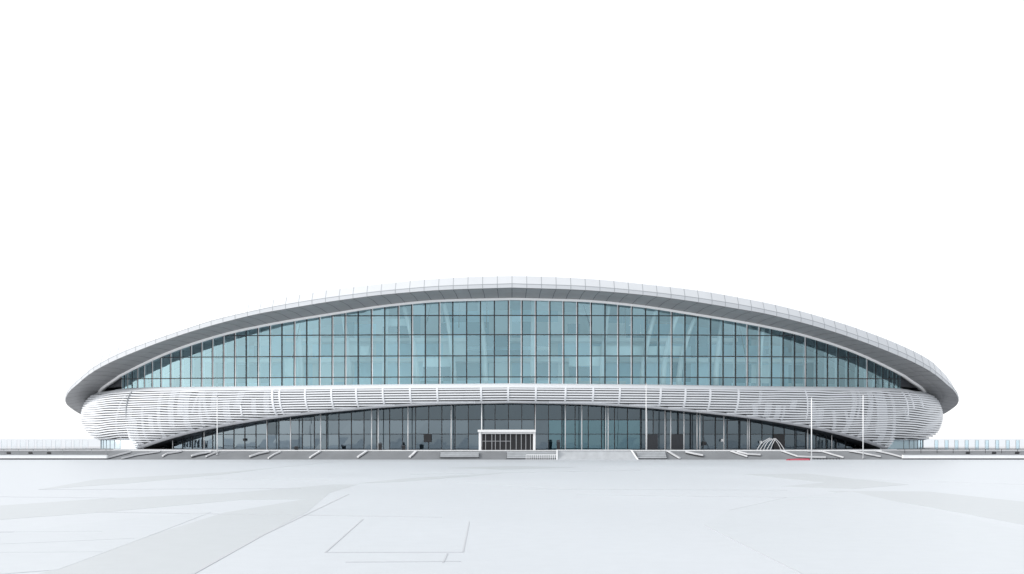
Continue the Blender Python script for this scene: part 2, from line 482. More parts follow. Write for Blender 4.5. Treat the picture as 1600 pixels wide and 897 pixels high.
for k in range(kmin, kmax):
    A, B = K0 + k * DA, K0 + (k + 1) * DA
    if abs(A) > .505 or abs(B) > .505: pass
    if max(abs(A), abs(B)) > AEND + .0: continue
    top = lambda a: ztrim(a) + .05
    bot = lambda a: zbt(a) - .10
    if top(A) < bot(A) + .25 and top(B) < bot(B) + .25: continue
    g = MB(); fr = MB()
    levels = [lambda a, y=y: trans_z(y, a) for y in TR if min(trans_z(y, A), trans_z(y, B)) > min(bot(A), bot(B)) + .2]
    seq = [top] + [l for l in levels if l(A) < top(A) - .1 or l(B) < top(B) - .1] + [bot]
    base_tone = .5 - .35 * (A / .5)  # sun-side brightness put into the mirror share, less towards the shaded end
    for f1, f0 in zip(seq, seq[1:]):
        ta, tb = min(f1(A), top(A)), min(f1(B), top(B)); za, zb_ = f0(A), f0(B)
        pane_poly(g, A, B, max(za, bot(A)), max(zb_, bot(B)), ta, tb, 0, max(0, min(1, base_tone + rr.uniform(-.25, .25))), .006)
    w = g.build('clerestory_window', M['glass_hi'], hall)
    # frame: upright at A plus transoms
    def upright(a):
        hw = .08 / RM
        if top(a) <= bot(a): return
        fr.hexa([P(a - hw, -.05, bot(a)), P(a - hw, .07, bot(a)), P(a + hw, .07, bot(a)), P(a + hw, -.05, bot(a)),
                 P(a - hw, -.05, top(a)), P(a - hw, .07, top(a)), P(a + hw, .07, top(a)), P(a + hw, -.05, top(a))], 0)
    upright(A)
    hw = .05 / RM
    if top(A) > bot(A):
        fr.hexa([P(A - hw, -.62, bot(A)), P(A - hw, -.055, bot(A)), P(A + hw, -.055, bot(A)), P(A + hw, -.62, bot(A)),
             P(A - hw, -.62, top(A)), P(A - hw, -.055, top(A)), P(A + hw, -.055, top(A)), P(A + hw, -.62, top(A))], 1)
    sg = -1 if A > 0 else 1                     # white glazing bead on the side that faces the middle
    b0, b1 = sorted((A + sg * .083 / RM, A + sg * .185 / RM))
    if top(A) > bot(A) + .3 and rr.random() < (.75 if A < .1 else .4):
        fr.hexa([P(b0, .005, bot(A)), P(b0, .052, bot(A)), P(b1, .052, bot(A)), P(b1, .005, bot(A)),
             P(b0, .005, top(A)), P(b0, .052, top(A)), P(b1, .052, top(A)), P(b1, .005, top(A))], 1)
    for l in seq[1:-1]:
        a0, a1 = A + .081 / RM, B - .081 / RM
        ok = lambda a: l(a) < top(a)
        if not (ok(a0) and ok(a1)): continue
        h = .065
        fr.hexa([P(a0, -.045, l(a0) - h), P(a0, .06, l(a0) - h), P(a1, .06, l(a1) - h), P(a1, -.045, l(a1) - h),
                 P(a0, -.045, l(a0) + h), P(a0, .06, l(a0) + h), P(a1, .06, l(a1) + h), P(a1, -.045, l(a1) + h)], 0)
    if fr.f: fr.build('frame', [M['mullion'], M['fin']], w)

# lower glass front -----------------------------------------------------------
OL = -2.5
bright = lambda px: 862 < px < 996
for k in range(-29, 29):
    A, B = K0 + k * DA, K0 + (k + 1) * DA
    ua = upx((A + B) / 2, OL)
    if abs(ua) > 562: continue
    top = lambda a: min(zbb(a), 9) + .25
    g = MB(); fr = MB()
    cuts = [zp(656, 139.5), zp(678.3, 139.5)]
    za = DECK + .03
    lv = [top((A + B) / 2)] + [c for c in cuts if c < top((A + B) / 2) - .3] + [za]
    px = CTR + math.copysign(ua, A + B)
    w = None
    teal = bright(px)
    for i, (t, b) in enumerate(zip(lv, lv[1:])):
        tone = max(0, min(1, .5 - 1.5 * A + rr.uniform(-.2, .2)))  # lobby panes too get the sun-side brightness put into their tone
        if t > zp(655, 139.5): tone = 0
        pane_poly(g, A, B, b, b, t, t, OL, tone, .006, 1 if teal and i == len(lv) - 2 or (teal and t < zp(650, 139.5)) else 0)
    w = g.build('lobby_window', [M['glass_lo'], M['glass_teal']], hall)
    hw = .055 / RM
    fr.hexa([P(A - hw, OL - .05, za), P(A - hw, OL + .07, za), P(A + hw, OL + .07, za), P(A + hw, OL - .05, za),
             P(A - hw, OL - .05, lv[0]), P(A - hw, OL + .07, lv[0]), P(A + hw, OL + .07, lv[0]), P(A + hw, OL - .05, lv[0])], 0)
    for c in lv[1:-1]:
        a0, a1 = A + .056 / RM, B - .056 / RM
        fr.hexa([P(a0, OL - .045, c - .05), P(a0, OL + .06, c - .05), P(a1, OL + .06, c - .05), P(a1, OL - .045, c - .05),
                 P(a0, OL - .045, c + .05), P(a0, OL + .06, c + .05), P(a1, OL + .06, c + .05), P(a1, OL - .045, c + .05)], 0)
    fr.build('frame', [M['mullion']], w)
# dark closing walls where the underside runs down to the terrace
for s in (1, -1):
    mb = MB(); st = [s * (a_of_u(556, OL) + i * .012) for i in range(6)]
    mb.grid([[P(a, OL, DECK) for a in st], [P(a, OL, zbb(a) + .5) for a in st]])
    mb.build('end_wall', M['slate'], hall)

# inside: floors, ceiling, core wall, slanted columns --------------------------
STI = [a for a in ST if abs(a) < 1.7]
mb = MB(); mb.grid([[P(a, -.25, zbt(a) - .35) for a in STI], [P(a, -11, zbt(a) - .35) for a in STI]]); mb.build('upper_floor', M['slab'], hall)
mb = MB(); mb.grid([[P(a, .05, ztrim(a) + .2) for a in STI], [P(a, -11, ztrim(a) + .6) for a in STI]]); mb.build('ceiling', M['ceiling'], hall)
mb = MB()
cw = [a for a in mirror(arc_stations(0, A1, 3.7)[:-1] + arc_stations(A1, 1.7, 3))]
for A, B in zip(cw, cw[1:]):
    ztop_ = min(ztrim(A), ztrim(B)) + .8; z = zbt(A) - .4
    zz = [z, z + 1.4, z + 4.2, z + 7.0, z + 9.8, 30]
    for z0, z1 in zip(zz, zz[1:]):
        if z0 > ztop_: break
        z1 = min(z1, ztop_)
        upper = z0 > zbt(0) + 6
        m = rr.choice([4, 4, 1] if abs(A) > .40 else [3, 3, 0, 1] if upper else [0, 0, 0, 2, 1])  # end cells coloured darker to deepen the soffit reflection in the corner glass
        mb.face([P(A, -10, z0), P(B, -10, z0), P(B, -10, z1), P(A, -10, z1)], m)
mb.build('core_wall', [M['core1'], M['core2'], M['core3'], M['core4'], M['deep']], hall)
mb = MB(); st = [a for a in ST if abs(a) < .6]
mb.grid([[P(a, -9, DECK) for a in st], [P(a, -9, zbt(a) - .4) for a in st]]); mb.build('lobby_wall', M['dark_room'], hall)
mb = MB()
for y in (523, 556):                            # gallery edges inside
    st = [a for a in ST if abs(a) < (.42 if y == 556 else .30)]
    mb.sweep([[P(a, -9.9, trans_z(y, a) - .25), P(a, -6.5, trans_z(y, a) - .25), P(a, -6.5, trans_z(y, a) + .25), P(a, -9.9, trans_z(y, a) + .25)] for a in st])
mb.build('gallery', M['slab'], hall)
for px, ln in ((470, .4), (545, .6), (600, -.2), (650, 1.2), (708, .9), (757, .5), (832, 0), (940, -.6), (1003, -1.3), (1035, -1.4), (1060, -1.6), (1118, -.6), (1185, -.4)):
    u = px - CTR; a = math.copysign(a_of_u(abs(u), -1.3), u)
    mb = MB(); pts = []
    zt = min(ztrim(a) + .3, zbt(a) + 12 if ln else 40); zb = zbt(a) - .35
    for i in range(9):
        t = i / 8
        pts.append(P(a, -1.4, zb + (zt - zb) * t) + Vector((-ln * t * t * 1.6, 0, 0)))
    mb.tube(pts, .42, 0, 12, .28)
    mb.build('interior_column', M['fin'], hall, True)
# panels, struts and lamps behind the glass
def inner(px, y, o):
    u = px - CTR; a = math.copysign(a_of_u(abs(u), o), u); return P(a, o, zp(y, plan(a, o)[1]))
def inner_panel(x0, x1, y0, y1, m, o=-2.1):
    A, B, C_, D = inner(x0, y1, o), inner(x1, y1, o), inner(x1, y0, o), inner(x0, y0, o)
    k = Vector((0, .22, 0)); mb = MB(); mb.hexa([A, B, B + k, A + k, D, C_, C_ + k, D + k]); mb.build('wall_panel', M[m], hall)
for q in ((597,638,498,509),(660,702,560,573),(888,940,558,572),(553,575,541,555),(925,1065,541,555),(440,470,560,588)): inner_panel(*q, 'core3')
for q in ((597,638,510.5,520),(686,702,505,521),(660,702,573.5,589),(886,905,506,521),(727,793,525,541),(815,858,524,541),(727,858,547,555),(888,922,573.5,589),(1075,1105,525,541),(1196,1206,545,553)): inner_panel(*q, 'deep')
for x0, y0, x1, y1 in ((672,476,664,512),(717,474,716,512),(760,473,759,512),(911,477,922,513),(1155,512,1167,572),(468,505,456,560),(976,482,976,522)):
    mb = MB(); mb.tube([inner(x0, y0, -.9), inner(x1, y1, -.9)], .07, 0, 8); mb.build('roof_strut', M['mullion'], hall, True)
for px, y in ((949,510),(972,507),(983,509),(950,529),(977,531),(993,530),(1000,521),(1022,508),(1022,521),(1040,507)):
    c = inner(px, y, -1.6); mb = MB(); mb.tube([c, c + Vector((0,0,.16))], .10, 0, 8, .05)
    mb.tube([c + Vector((0,0,.155)), Vector((c.x, c.y, c.z + 1.2))], .012, 0, 5); mb.build('pendant_lamp', M['fin'], hall)
# dark sheets added behind the glass to deepen the soffit reflection in the corners
T_WEDGE = [(385,509),(400,513),(428,524),(462,537),(495,553),(527,568),(557,583),(585,597),(596,604)]
zwedge = zfun(T_WEDGE, -.35)
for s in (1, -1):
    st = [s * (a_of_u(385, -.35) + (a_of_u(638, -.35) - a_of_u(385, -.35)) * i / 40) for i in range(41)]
    mb = MB(); zl = lambda a: min(ztrim(a) + .15, max(zbt(a) - .3, zwedge(a)))
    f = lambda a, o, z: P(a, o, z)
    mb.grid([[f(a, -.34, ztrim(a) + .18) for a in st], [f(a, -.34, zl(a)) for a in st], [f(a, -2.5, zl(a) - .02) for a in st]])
    mb.build('reflection_wedge', M['slate'], hall)
for x0, x1 in ((753, 792), (794.5, 834.5), (720, 726)):    # dark sheets behind the middle slats, painting the shade of open slots
    A, B = [math.copysign(a_of_u(abs(x - CTR), 1), x - CTR) for x in (x0, x1)]
    mb = MB(); st = [A + (B - A) * i / 6 for i in range(7)]
    mb.grid([[P(a, prof(a, zbt(a) - CAP - .1) - .36, zbt(a) - CAP - .12) for a in st], [P(a, prof(a, zbb(a) + .4) - .36, zbb(a) + .42) for a in st]])
    mb.build('slot_shade', M['slate'], band)
# columns under the louvre band
for px in (268.7, 318, 416, 453, 500, 579.6, 590, 636.5, 704, 751.6, 835.4, 882.3, 908, 945.4, 949.2, 1009.6, 1038, 1047, 1067.6, 1088, 1092.6, 1130, 1166.8, 1169.6, 1261, 1298.6):
    u = px - CTR; off = -1.2 if px != 751.6 else .1
    a = math.copysign(a_of_u(abs(u), off), u)
    mb = MB(); mb.tube([P(a, off, DECK), P(a, off, zbb(a) + .1)], .062 if px not in (945.4, 1166.8) else .045, 0, 10)
    mb.build('column', M['white'], hall, True)
# entrance portal
Yp = 136.2
por = MB()
pl, pr = at(748, 700, Yp).x, at(836.5, 700, Yp).x; ptop = zp(671.5, Yp); 
por.box(pl, pl + .3, Yp, 139, DECK, ptop - .3); por.box(pr - .3, pr, Yp, 139, DECK, ptop - .3)
por.box(pl - .12, pr + .05, Yp - .25, 139, ptop - .3, ptop)
ent = por.build('entrance_portal', M['white'], hall, origin=(0, Yp, DECK))
mb = MB(); mb.box(pl + .3, pr - .3, 137.2, 137.3, DECK + .02, ptop - .3); mb.build('door_glass', M['black'], ent)
mb = MB()
xs = [758.7, 768.5, 774, 781.5, 790.5, 797.7, 806.5, 814.5, 821.6, 829]
for x in xs: mb.box(at(x, 0, 137.1).x - .04, at(x, 0, 137.1).x + .04, 137.08, 137.19, DECK + .02, ptop - .32)
mb.box(pl + .32, at(798, 0, 137).x, 137.06, 137.075, zp(689.7, 137), zp(689.0, 137))
mb.build('door_frame', M['steel'], ent)
mb = MB(); mb.box(pl + .32, pr - .32, Yp + .2, Yp + .5, ptop - .55, ptop - .31); mb.build('lintel', M['white'], ent)
# dark doors, screen and wall lamps on the lobby front
def front_panel(px0, px1, y0, y1, name, m, d=.1):
    u0, u1 = px0 - CTR, px1 - CTR
    a0, a1 = math.copysign(a_of_u(abs(u0), OL + .2), u0), math.copysign(a_of_u(abs(u1), OL + .2), u1)
    Yq = plan(a0, OL + .2)[1]
    z1, z0 = zp(y0, Yq), max(DECK + .02, zp(y1, Yq))
    mb = MB(); mb.hexa([P(a0, OL + .09, z0), P(a0, OL + .09 + d, z0), P(a1, OL + .09 + d, z0), P(a1, OL + .09, z0),
                        P(a0, OL + .09, z1), P(a0, OL + .09 + d, z1), P(a1, OL + .09 + d, z1), P(a1, OL + .09, z1)])
    return mb.build(name, m, hall)
d1 = front_panel(1011.5, 1027, 679, 704, 'lobby_door', M['slate']); 
d2 = front_panel(1048, 1066.5, 679, 704, 'lobby_door', M['slate'])
d3 = front_panel(1208, 1225, 679, 704, 'lobby_door', M['black'])
front_panel(661, 673, 678.5, 691, 'display_screen', M['black'], .14)
front_panel(1096.5, 1102, 690, 696, 'control_box', M['black'], .2)
for px, py in ((381, 687), (1127, 688), (1187.5, 691)):
    front_panel(px - 1.5, px + 1.5, py - 2, py + 2, 'wall_lamp', M['white'] if px > 1000 else M['black'], .25)

# rear wall closes the hall
mb = MB(); st = [a for a in ST if a > 2.2]
for s in (1, -1):
    q = [P(s * a, -1.2, 0) for a in st]
    mb.grid([q, [p + Vector((0, 0, 9)) if False else Vector((p.x, p.y, 5.0)) for p in q]])
pr_, pl_ = P(math.pi, -.4, 0), P(-math.pi, -.4, 0)
xr = ECX; mb.face([(-xr, YBACK - .4, 0), (xr, YBACK - .4, 0), (xr, YBACK - .4, 6.6), (-xr, YBACK - .4, 6.6)])
mb.build('rear_wall', M['lining'], hall)

# ground floor glass under both ends
for s in (1, -1):
    a0, a1 = s * (A_CUT + .002), s * 1.9
    n = 15
    for i in range(n):
        A, B = a0 + (a1 - a0) * i / n, a0 + (a1 - a0) * (i + 1) / n
        mb = MB(); zt_ = zbb(A_CUT + .01) + .02
        pane_poly(mb, A, B, DECK, DECK, zt_, zt_, -.2, rr.random(), .004)
        w = mb.build('end_window', M['screen_glass'], hall)
        hw = .02 / rad(A); fr = MB()
        fr.hexa([P(A - hw, -.25, DECK), P(A - hw, -.15, DECK), P(A + hw, -.15, DECK), P(A + hw, -.25, DECK),
                 P(A - hw, -.25, 2.6), P(A - hw, -.15, 2.6), P(A + hw, -.15, 2.6), P(A + hw, -.25, 2.6)])
        fr.build('frame', M['seam_light'], w)
    mb = MB(); st = [s * (A_CUT + i * .1) for i in range(14)]
    mb.grid([[P(a, -.9, DECK) for a in st], [P(a, -.9, 2.6) for a in st]]); mb.build('lobby_wall', M['core3'], hall)

# ------------------------------------------------------------------ GROUND
mb = MB(); mb.face([(-4000, -200, 0), (4000, -200, 0), (4000, 9000, 0), (-4000, 9000, 0)])
tag(mb.build('ground', M['plaza']), kind='structure')
mb = MB()
mb.grid([[(-260, YS, 0), (260, YS, 0)], [(-260, YS + 2, DECK), (260, YS + 2, DECK)]], 0)
tag(mb.build('terrace_slope', M['terrace']), kind='structure')
mb = MB()
mb.box(-260, 260, YS + 2, 200, DECK - .2, DECK)
tag(mb.build('terrace', M['deck']), kind='structure')
mb = MB(); mb.box(at(205, 0, YS+2).x, at(1377, 0, YS+2).x, YS + 1.86, YS + 2.2, DECK - .06, DECK + .05)
tag(mb.build('terrace_edging', M['white']), kind='structure')
mb = MB(); mb.grid([[(-260, YS - .25, .004), (260, YS - .25, .004)], [(-260, YS + .02, .004), (260, YS + .02, .004)]])
tag(mb.build('kerb_joint', M['seam']), kind='structure')

def slab(mb, top):                               # thin slab bedded in the ground, with real edges
    low = [Vector((p.x, p.y, -.02)) for p in top]
    mb.face(top)
    for i in range(len(top)): mb.face([low[i-1], low[i], top[i], top[i-1]])
PAVZ = [0.0]
def paving(pts, name='pavement', m='band'):
    PAVZ[0] = PAVZ[0] + .0005 if PAVZ[0] else .004; z = PAVZ[0]
    mb = MB(); slab(mb, [on_ground(x, y, z) for x, y in pts])
    return tag(mb.build(name, M[m]), kind='structure')
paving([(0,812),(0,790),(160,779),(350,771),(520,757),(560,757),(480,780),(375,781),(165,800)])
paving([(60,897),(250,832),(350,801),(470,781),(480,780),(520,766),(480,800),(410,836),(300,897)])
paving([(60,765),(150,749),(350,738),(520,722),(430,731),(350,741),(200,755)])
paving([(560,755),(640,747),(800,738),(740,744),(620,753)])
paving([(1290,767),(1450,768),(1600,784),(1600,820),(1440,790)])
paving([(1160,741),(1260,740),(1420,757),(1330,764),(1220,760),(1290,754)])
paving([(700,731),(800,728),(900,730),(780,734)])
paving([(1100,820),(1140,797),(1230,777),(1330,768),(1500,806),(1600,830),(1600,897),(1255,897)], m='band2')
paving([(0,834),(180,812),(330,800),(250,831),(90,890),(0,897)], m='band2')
def joint(a, b, w=.07):
    p, q = on_ground(*a, .011), on_ground(*b, .011); d = (q - p).normalized(); n = Vector((-d.y, d.x, 0)) * w * .35
    mb = MB(); slab(mb, [p - n, q - n, q + n, p + n]); tag(mb.build('paving_joint', M['joint']), kind='structure')
for a, b, w in (((300,897),(410,836),.10), ((410,836),(545,772),.09), ((508,863),(567,811),.05), ((508,863),(723,862.5),.05), ((723,862.5),(733,815),.05), ((692,879),(699,864),.05),
             ((150,800),(690,808),.13), ((0,776),(180,778),.12), ((0,831),(160,830),.05), ((60,765),(470,763),.10), ((0,850),(210,841),.05), ((540,878),(720,877),.04),
             ((1255,897),(1100,820),.05), ((1140,797),(1230,777),.08), ((900,773),(1310,778),.10), ((820,764),(1230,766),.10), ((320,748),(520,751),.12), ((700,752),(900,764),.12),
             ((1250,746),(1600,757),.15), ((0,863),(160,862),.05), ((640,741),(1000,735),.14)):
    joint(a, b, w)

# ------------------------------------------------------------------ things on the terrace slope
def cheek(pts, w, label, up=.16, group='white cheek walls of the slope stairs'):
    w *= .62; mb = MB(); P_ = [on_slope(x, y) for x, y in pts]
    secs = []
    for i, p in enumerate(P_):
        d = (P_[min(i+1, len(P_)-1)] - P_[max(i-1, 0)]); d.z = 0; d.normalize(); n = Vector((-d.y, d.x, 0)) * w / 2
        secs.append([p - n + Vector((0,0,-.05)), p + n + Vector((0,0,-.05)), p + n + Vector((0,0,up)), p - n + Vector((0,0,up))])
    o = P_[0].copy()
    mb.sweep(secs)
    t = thing('cheek_wall', o, label, 'low wall', group)
    mb.build('coping', M['cheek'], t, origin=o)
    mb2 = MB(); 
    mb2.sweep([[c[0] + Vector((0,-.16,0)), c[1] + Vector((.05,-.12,0)), c[1] + Vector((.05,-.02, -up + .09)), c[0] + Vector((0,-.16,-up + .09))] for c in [[s_[0], s_[1], s_[2], s_[3]] for s_ in secs]])
    mb2.build('base', M['slate'], t, origin=o)
    return t
cheek([(254,713.5),(262,709),(284,705.5)], .5, 'curved dark-edged cheek wall beside the lowest, leftmost lobby column')
cheek([(299,713),(312,709.5),(330,706.5)], 1.2, 'broad white stair cheek beside the foot of the flagpole in front of the louvre band')
cheek([(322,714),(331,710),(341,706.5)], .5, 'narrow white cheek directly behind the flagpole foot on the slope')
cheek([(390,714),(405,709),(420,706)], .8, 'white cheek wall on the slope with two lobby columns right above it')
cheek([(419,717),(428,711),(438,706.5)], .35, 'thin double-lined cheek wall right beside the broad one under two columns')
cheek([(484,716),(491,711.5),(500,706)], .5, 'slanted white cheek wall below a lone lobby column, first of three leaning alike')
cheek([(559,715),(566,710.5),(573,705.5)], .55, 'slanted white cheek wall below a black bin and a slim column pair')
cheek([(640,715),(645,711),(650,705.5)], .55, 'slanted white cheek wall with a thin horizontal bar joining it from the left')
cheek([(1042.5,704.8),(1052,711),(1062.7,717)], .5, 'white cheek wall leaning to the right, first beyond the flat stair by the ramp')
cheek([(1072,706.5),(1085,709.5),(1099,712)], 1.3, 'broad flat white slab lying on the slope below the black control box')
cheek([(1142,705.5),(1155,710),(1168,714)], .5, 'white cheek wall leaning right, next to a broad slab below twin columns')
cheek([(1152,706),(1168,710),(1188,711)], .8, 'flat white slab on the slope below twin columns beside the white arches')
cheek([(1221,704.8),(1234,709.5),(1246,713.6),(1267,714.6),(1290,715)], .45, 'long bent white cheek wall running down from the arches to the red barrier')
cheek([(1262,705),(1285,706),(1300,710.5),(1318,715.5)], .45, 'long curved white cheek wall sweeping down between the two tall flagpoles')
cheek([(1326,704.8),(1345,708),(1376,714)], .6, 'pale cheek wall on the slope behind the last flagpole')
cheek([(1368,704.8),(1390,709.5),(1412,715.5)], .5, 'steep pale cheek wall where the louvre band comes down to the terrace')
cheek([(165,717),(185,711.5),(204,706.5)], .5, 'dark-sided cheek wall at the foot of the louvre band joint')
cheek([(190,717),(215,711),(250,706)], .5, 'white cheek wall sweeping up to the low end of the louvre band')

def stair(x0, x1, y0, y1, n, label, rail=None):
    p0, p1 = on_slope(x0, y1), on_slope(x1, y1)
    t = thing('staircase', p0, label, 'stairs', 'stair flights set into the terrace slope')
    dz = (on_slope(x0, y0).z - p0.z) / n; dy = (on_slope(x0, y0).y - p0.y) / n
    mb = MB()
    for i in range(n):
        mb.box(p0.x, p1.x, p0.y - .28 + i * dy, p0.y - .28 + (i + 1) * dy + .1, max(.0, p0.z - .05) , p0.z + .12 + dz * (i + .75))
    mb.build('tread', M['ramp'], t, origin=p0)
    mb = MB()
    for i in range(n):
        mb.box(p0.x - .05, p1.x + .05, p0.y - .30 + i * dy, p0.y - .285 + i * dy, p0.z + dz * (i - .05), p0.z + dz * (i + .35) + .02)
    mb.build('riser', M['slate'], t, origin=p0)
    if rail:
        r = MB()
        for i in range(rail[2]):
            q = on_slope(rail[0] + (rail[1] - rail[0]) * i / (rail[2] - 1), 716.5)
            r.tube([q + Vector((0, -.6, -q.z + .0)), q + Vector((0, -.6, .5))], .03, 0, 6)
        qa, qb = on_slope(rail[0], 716.5), on_slope(rail[1], 716.5)
        r.tube([qa + Vector((0, -.6, .5)), qb + Vector((0, -.6, .5))], .035, 0, 6)
        tr = thing('stair_railing', qa, 'short white railing with close balusters at the foot of the entrance stair', 'railing')
        r.build('baluster_rail', M['white'], tr, origin=qa)
    return t
stair(688, 748, 707.5, 715, 3, 'shallow stair flight with a white edge just beside the entrance portal')
stair(792, 869, 706.5, 717, 4, 'wide stair flight between the entrance portal and the pale ramp', (822, 869, 17))
stair(996, 1041, 706.5, 717, 4, 'stair flight running off the slanted end of the pale ramp')
# ramp
p = on_slope(871, 717.9); q = on_slope(992, 717.9)
ramp = thing('ramp', (p.x, p.y, 0), 'pale grey ramp block with a white edge in front of the teal lobby panes', 'ramp')
xs0, xs1, xt1 = at(871.5, 0, 129.7).x, at(995, 0, 129.7).x, at(990, 0, 130.5).x
mb = MB(); mb.hexa([(xs0, 129.6, 0), (xs1, 129.6, 0), (xt1, YS + 2.3, 0), (xs0, YS + 2.3, 0), (xs0, 130.0, DECK + .02), (xt1 - .5, 130.0, DECK + .02), (xt1 - .5, YS + 2.3, DECK + .02), (xs0, YS + 2.3, DECK + .02)])
mb.build('ramp_body', M['ramp'], ramp, origin=(p.x, p.y, 0))
mb = MB(); mb.box(xs0 - .15, xt1 - .4, 129.9, 130.15, DECK + .02, DECK + .12); mb.box(xs0 - .18, xs0 - .005, 129.55, 130.2, 0, DECK + .1)
mb.hexa([(xs1 - .02, 129.5, 0), (xs1 + .22, 129.5, 0), (xs1 + .22, 129.8, 0), (xs1 - .02, 129.8, 0), (xt1 - .5, 129.9, DECK + .1), (xt1 - .26, 129.9, DECK + .1), (xt1 - .26, 130.2, DECK + .1), (xt1 - .5, 130.2, DECK + .1)])
mb.build('edging', M['white'], ramp, origin=(p.x, p.y, 0))

# flagpoles -------------------------------------------------------------------
def pole(px, ytop, base, label, r=.07):
    t = thing('flagpole', base, label, 'flagpole', 'tall poles in front of the hall')
    top = zp(ytop, base.y)
    mb = MB(); mb.tube([base, Vector((base.x, base.y, top))], r, 0, 12, r * .75); mb.build('pole', M['white'], t, True, base)
    mb = MB(); mb.tube([base + Vector((0,0,-.02)), base + Vector((0,0,.14))], r * 2.3, 0, 12, r * 1.6); mb.build('base', M['steel'], t, True, base)
    mb = MB(); mb.tube([Vector((base.x, base.y, top)), Vector((base.x, base.y, top + .1)), Vector((base.x, base.y, top + .2))], r * 1.3, 0, 10, r * .4); mb.build('finial', M['steel'], t, True, base)
    return t
pole(339, 620, on_slope(339.4, 711), 'white flagpole on the slope before the louvre band, beside a broad white stair cheek')
pole(1268, 622, on_ground(1268, 719), 'white flagpole rising from the plaza at the end of the red barrier')
pole(1348.6, 617, on_slope(1348.6, 716.5), 'white flagpole before the louvre band where it sweeps down, beyond the red barrier')
pole(1009.6, 600, Vector((at(1009.6, 0, 132.6).x, 132.6, DECK)), 'thin white pole crossing the louvre band next to the dark lobby doors', .06)

# arched sculpture ---------------------------------------------------------------
b0 = Vector((at(1206, 0, 132.8).x, 132.8, DECK))
scu = thing('arch_sculpture', b0, 'white tubular sculpture of nested arches meeting in a peak', 'sculpture')
Ya = 132.8
def arch(pts, r=.042):
    mb = MB(); Q = []
    for i in range(len(pts) - 1):
        for j in range(6):
            pass
    n = 14
    for i in range(n + 1):
        t = i / n * (len(pts) - 1); k = min(int(t), len(pts) - 2); f = t - k
        p0 = Vector(pts[max(k-1,0)]); p1 = Vector(pts[k]); p2 = Vector(pts[k+1]); p3 = Vector(pts[min(k+2, len(pts)-1)])
        Q.append(.5 * ((2*p1) + (p2-p0)*f + (2*p0-5*p1+4*p2-p3)*f*f + (3*p1-p0-3*p2+p3)*f**3))
    mb.tube(Q, r, 0, 8); mb.build('arch', M['cheek'], scu, True, b0)
def ap(x, y, dy=0): 
    v = at(x, y, Ya); v.y += dy; v.z = max(v.z, DECK - .02) if y < 703 else DECK - .02; return v
for i, (x0, xm, xt, yt, dy) in enumerate(((1185, 1193, 1206, 684.3, .9), (1189, 1197, 1207.5, 685.0, .6), (1193.5, 1200, 1208.5, 686, .3))):
    arch([ap(x0, 704, dy), ap(xm, 692 - i * .3, dy), ap(xt, yt, dy)])
for x0, xm, yt, x1, dy in ((1203, 1211.5, 685.2, 1226, -.1), (1198, 1210, 685.0, 1221.5, .15)):
    arch([ap(x0, 704, dy), ap((x0 + xm) / 2 - .3, 694, dy), ap(xm, yt, dy)]); arch([ap(xm, yt, dy), ap((x1 + xm) / 2 + .5, 693.5, dy), ap(x1, 704, dy)])

# red barrier -----------------------------------------------------------------------
p, q = on_ground(1228, 719.3), on_ground(1267, 719.3)
bar = thing('road_barrier', ((p.x + q.x) / 2, p.y, 0), 'long low red barrier lying on the plaza at a flagpole foot', 'barrier')
o = (p + q) / 2
mb = MB(); mb.sweep([[Vector((x, p.y - w, 0)), Vector((x, p.y + w, 0)), Vector((x, p.y + w * .6, h)), Vector((x, p.y - w * .6, h))] for x, w, h in
    ((p.x, .05, .05), (p.x + .3, .2, .17), (o.x, .22, .22), (q.x - .25, .2, .22), (q.x - .12, .12, .16))])
mb.build('barrier_body', M['red'], bar, origin=(o.x, p.y, 0))
mb = MB(); mb.box(p.x + .5, q.x - .3, p.y - .235, p.y - .215, .03, .075); mb.build('highlight_strip', M['pink'], bar, origin=(o.x, p.y, 0))  # pink highlight painted along the front of the barrier
# dark low rail beside it
p, q = on_ground(1272, 718.4), on_ground(1312, 718.4)
rl = thing('cycle_rail', (p.x, p.y, 0), 'low black rail with small hoops on the plaza beyond the red barrier', 'rail')
mb = MB(); mb.tube([p + Vector((0,0,.18)), q + Vector((0,0,.18))], .04)
for i in range(9):
    c = p.lerp(q, i / 8); mb.tube([c, c + Vector((0,0,.2))], .03)
mb.build('hoop_rail', M['black'], rl, origin=p)

# bins in front of the lobby ----------------------------------------------------------
def bin_(px, y0, y1, w, label):
    Yb = 134.0; b = Vector((at(px, 0, Yb).x, Yb, DECK)); h = (y1 - y0) * Yb / F
    t = thing('litter_bin', b, label, 'bin', 'black bins along the lobby front')
    W = w * Yb / F / 2
    mb = MB(); mb.hexa([b + Vector(v) for v in ((-W*.85,-W*.85,0),(W*.85,-W*.85,0),(W*.85,W*.85,0),(-W*.85,W*.85,0),(-W,-W,h*.8),(W,-W,h*.8),(W,W,h*.8),(-W,W,h*.8))]); mb.build('bin_body', M['black'], t, origin=b)
    mb = MB(); mb.hexa([b + Vector(v) for v in ((-W*1.1,-W*1.1,h*.82),(W*1.1,-W*1.1,h*.82),(W*1.1,W*1.1,h*.82),(-W*1.1,W*1.1,h*.82),(-W*.7,-W*.7,h),(W*.7,-W*.7,h),(W*.7,W*.7,h),(-W*.7,W*.7,h))]); mb.build('lid', M['slate'], t, origin=b)
bin_(463, 697, 703.5, 5.5, 'small black bin beside the lobby column, farthest from the entrance')
bin_(594, 691.5, 703.5, 5.5, 'tall black bin just beside a slim pair of lobby columns')
bin_(630.5, 695.5, 703.5, 6, 'small black bin below the dark display screen')
bin_(872.5, 687, 703.5, 5.5, 'tall black bin between the entrance portal and the teal panes')

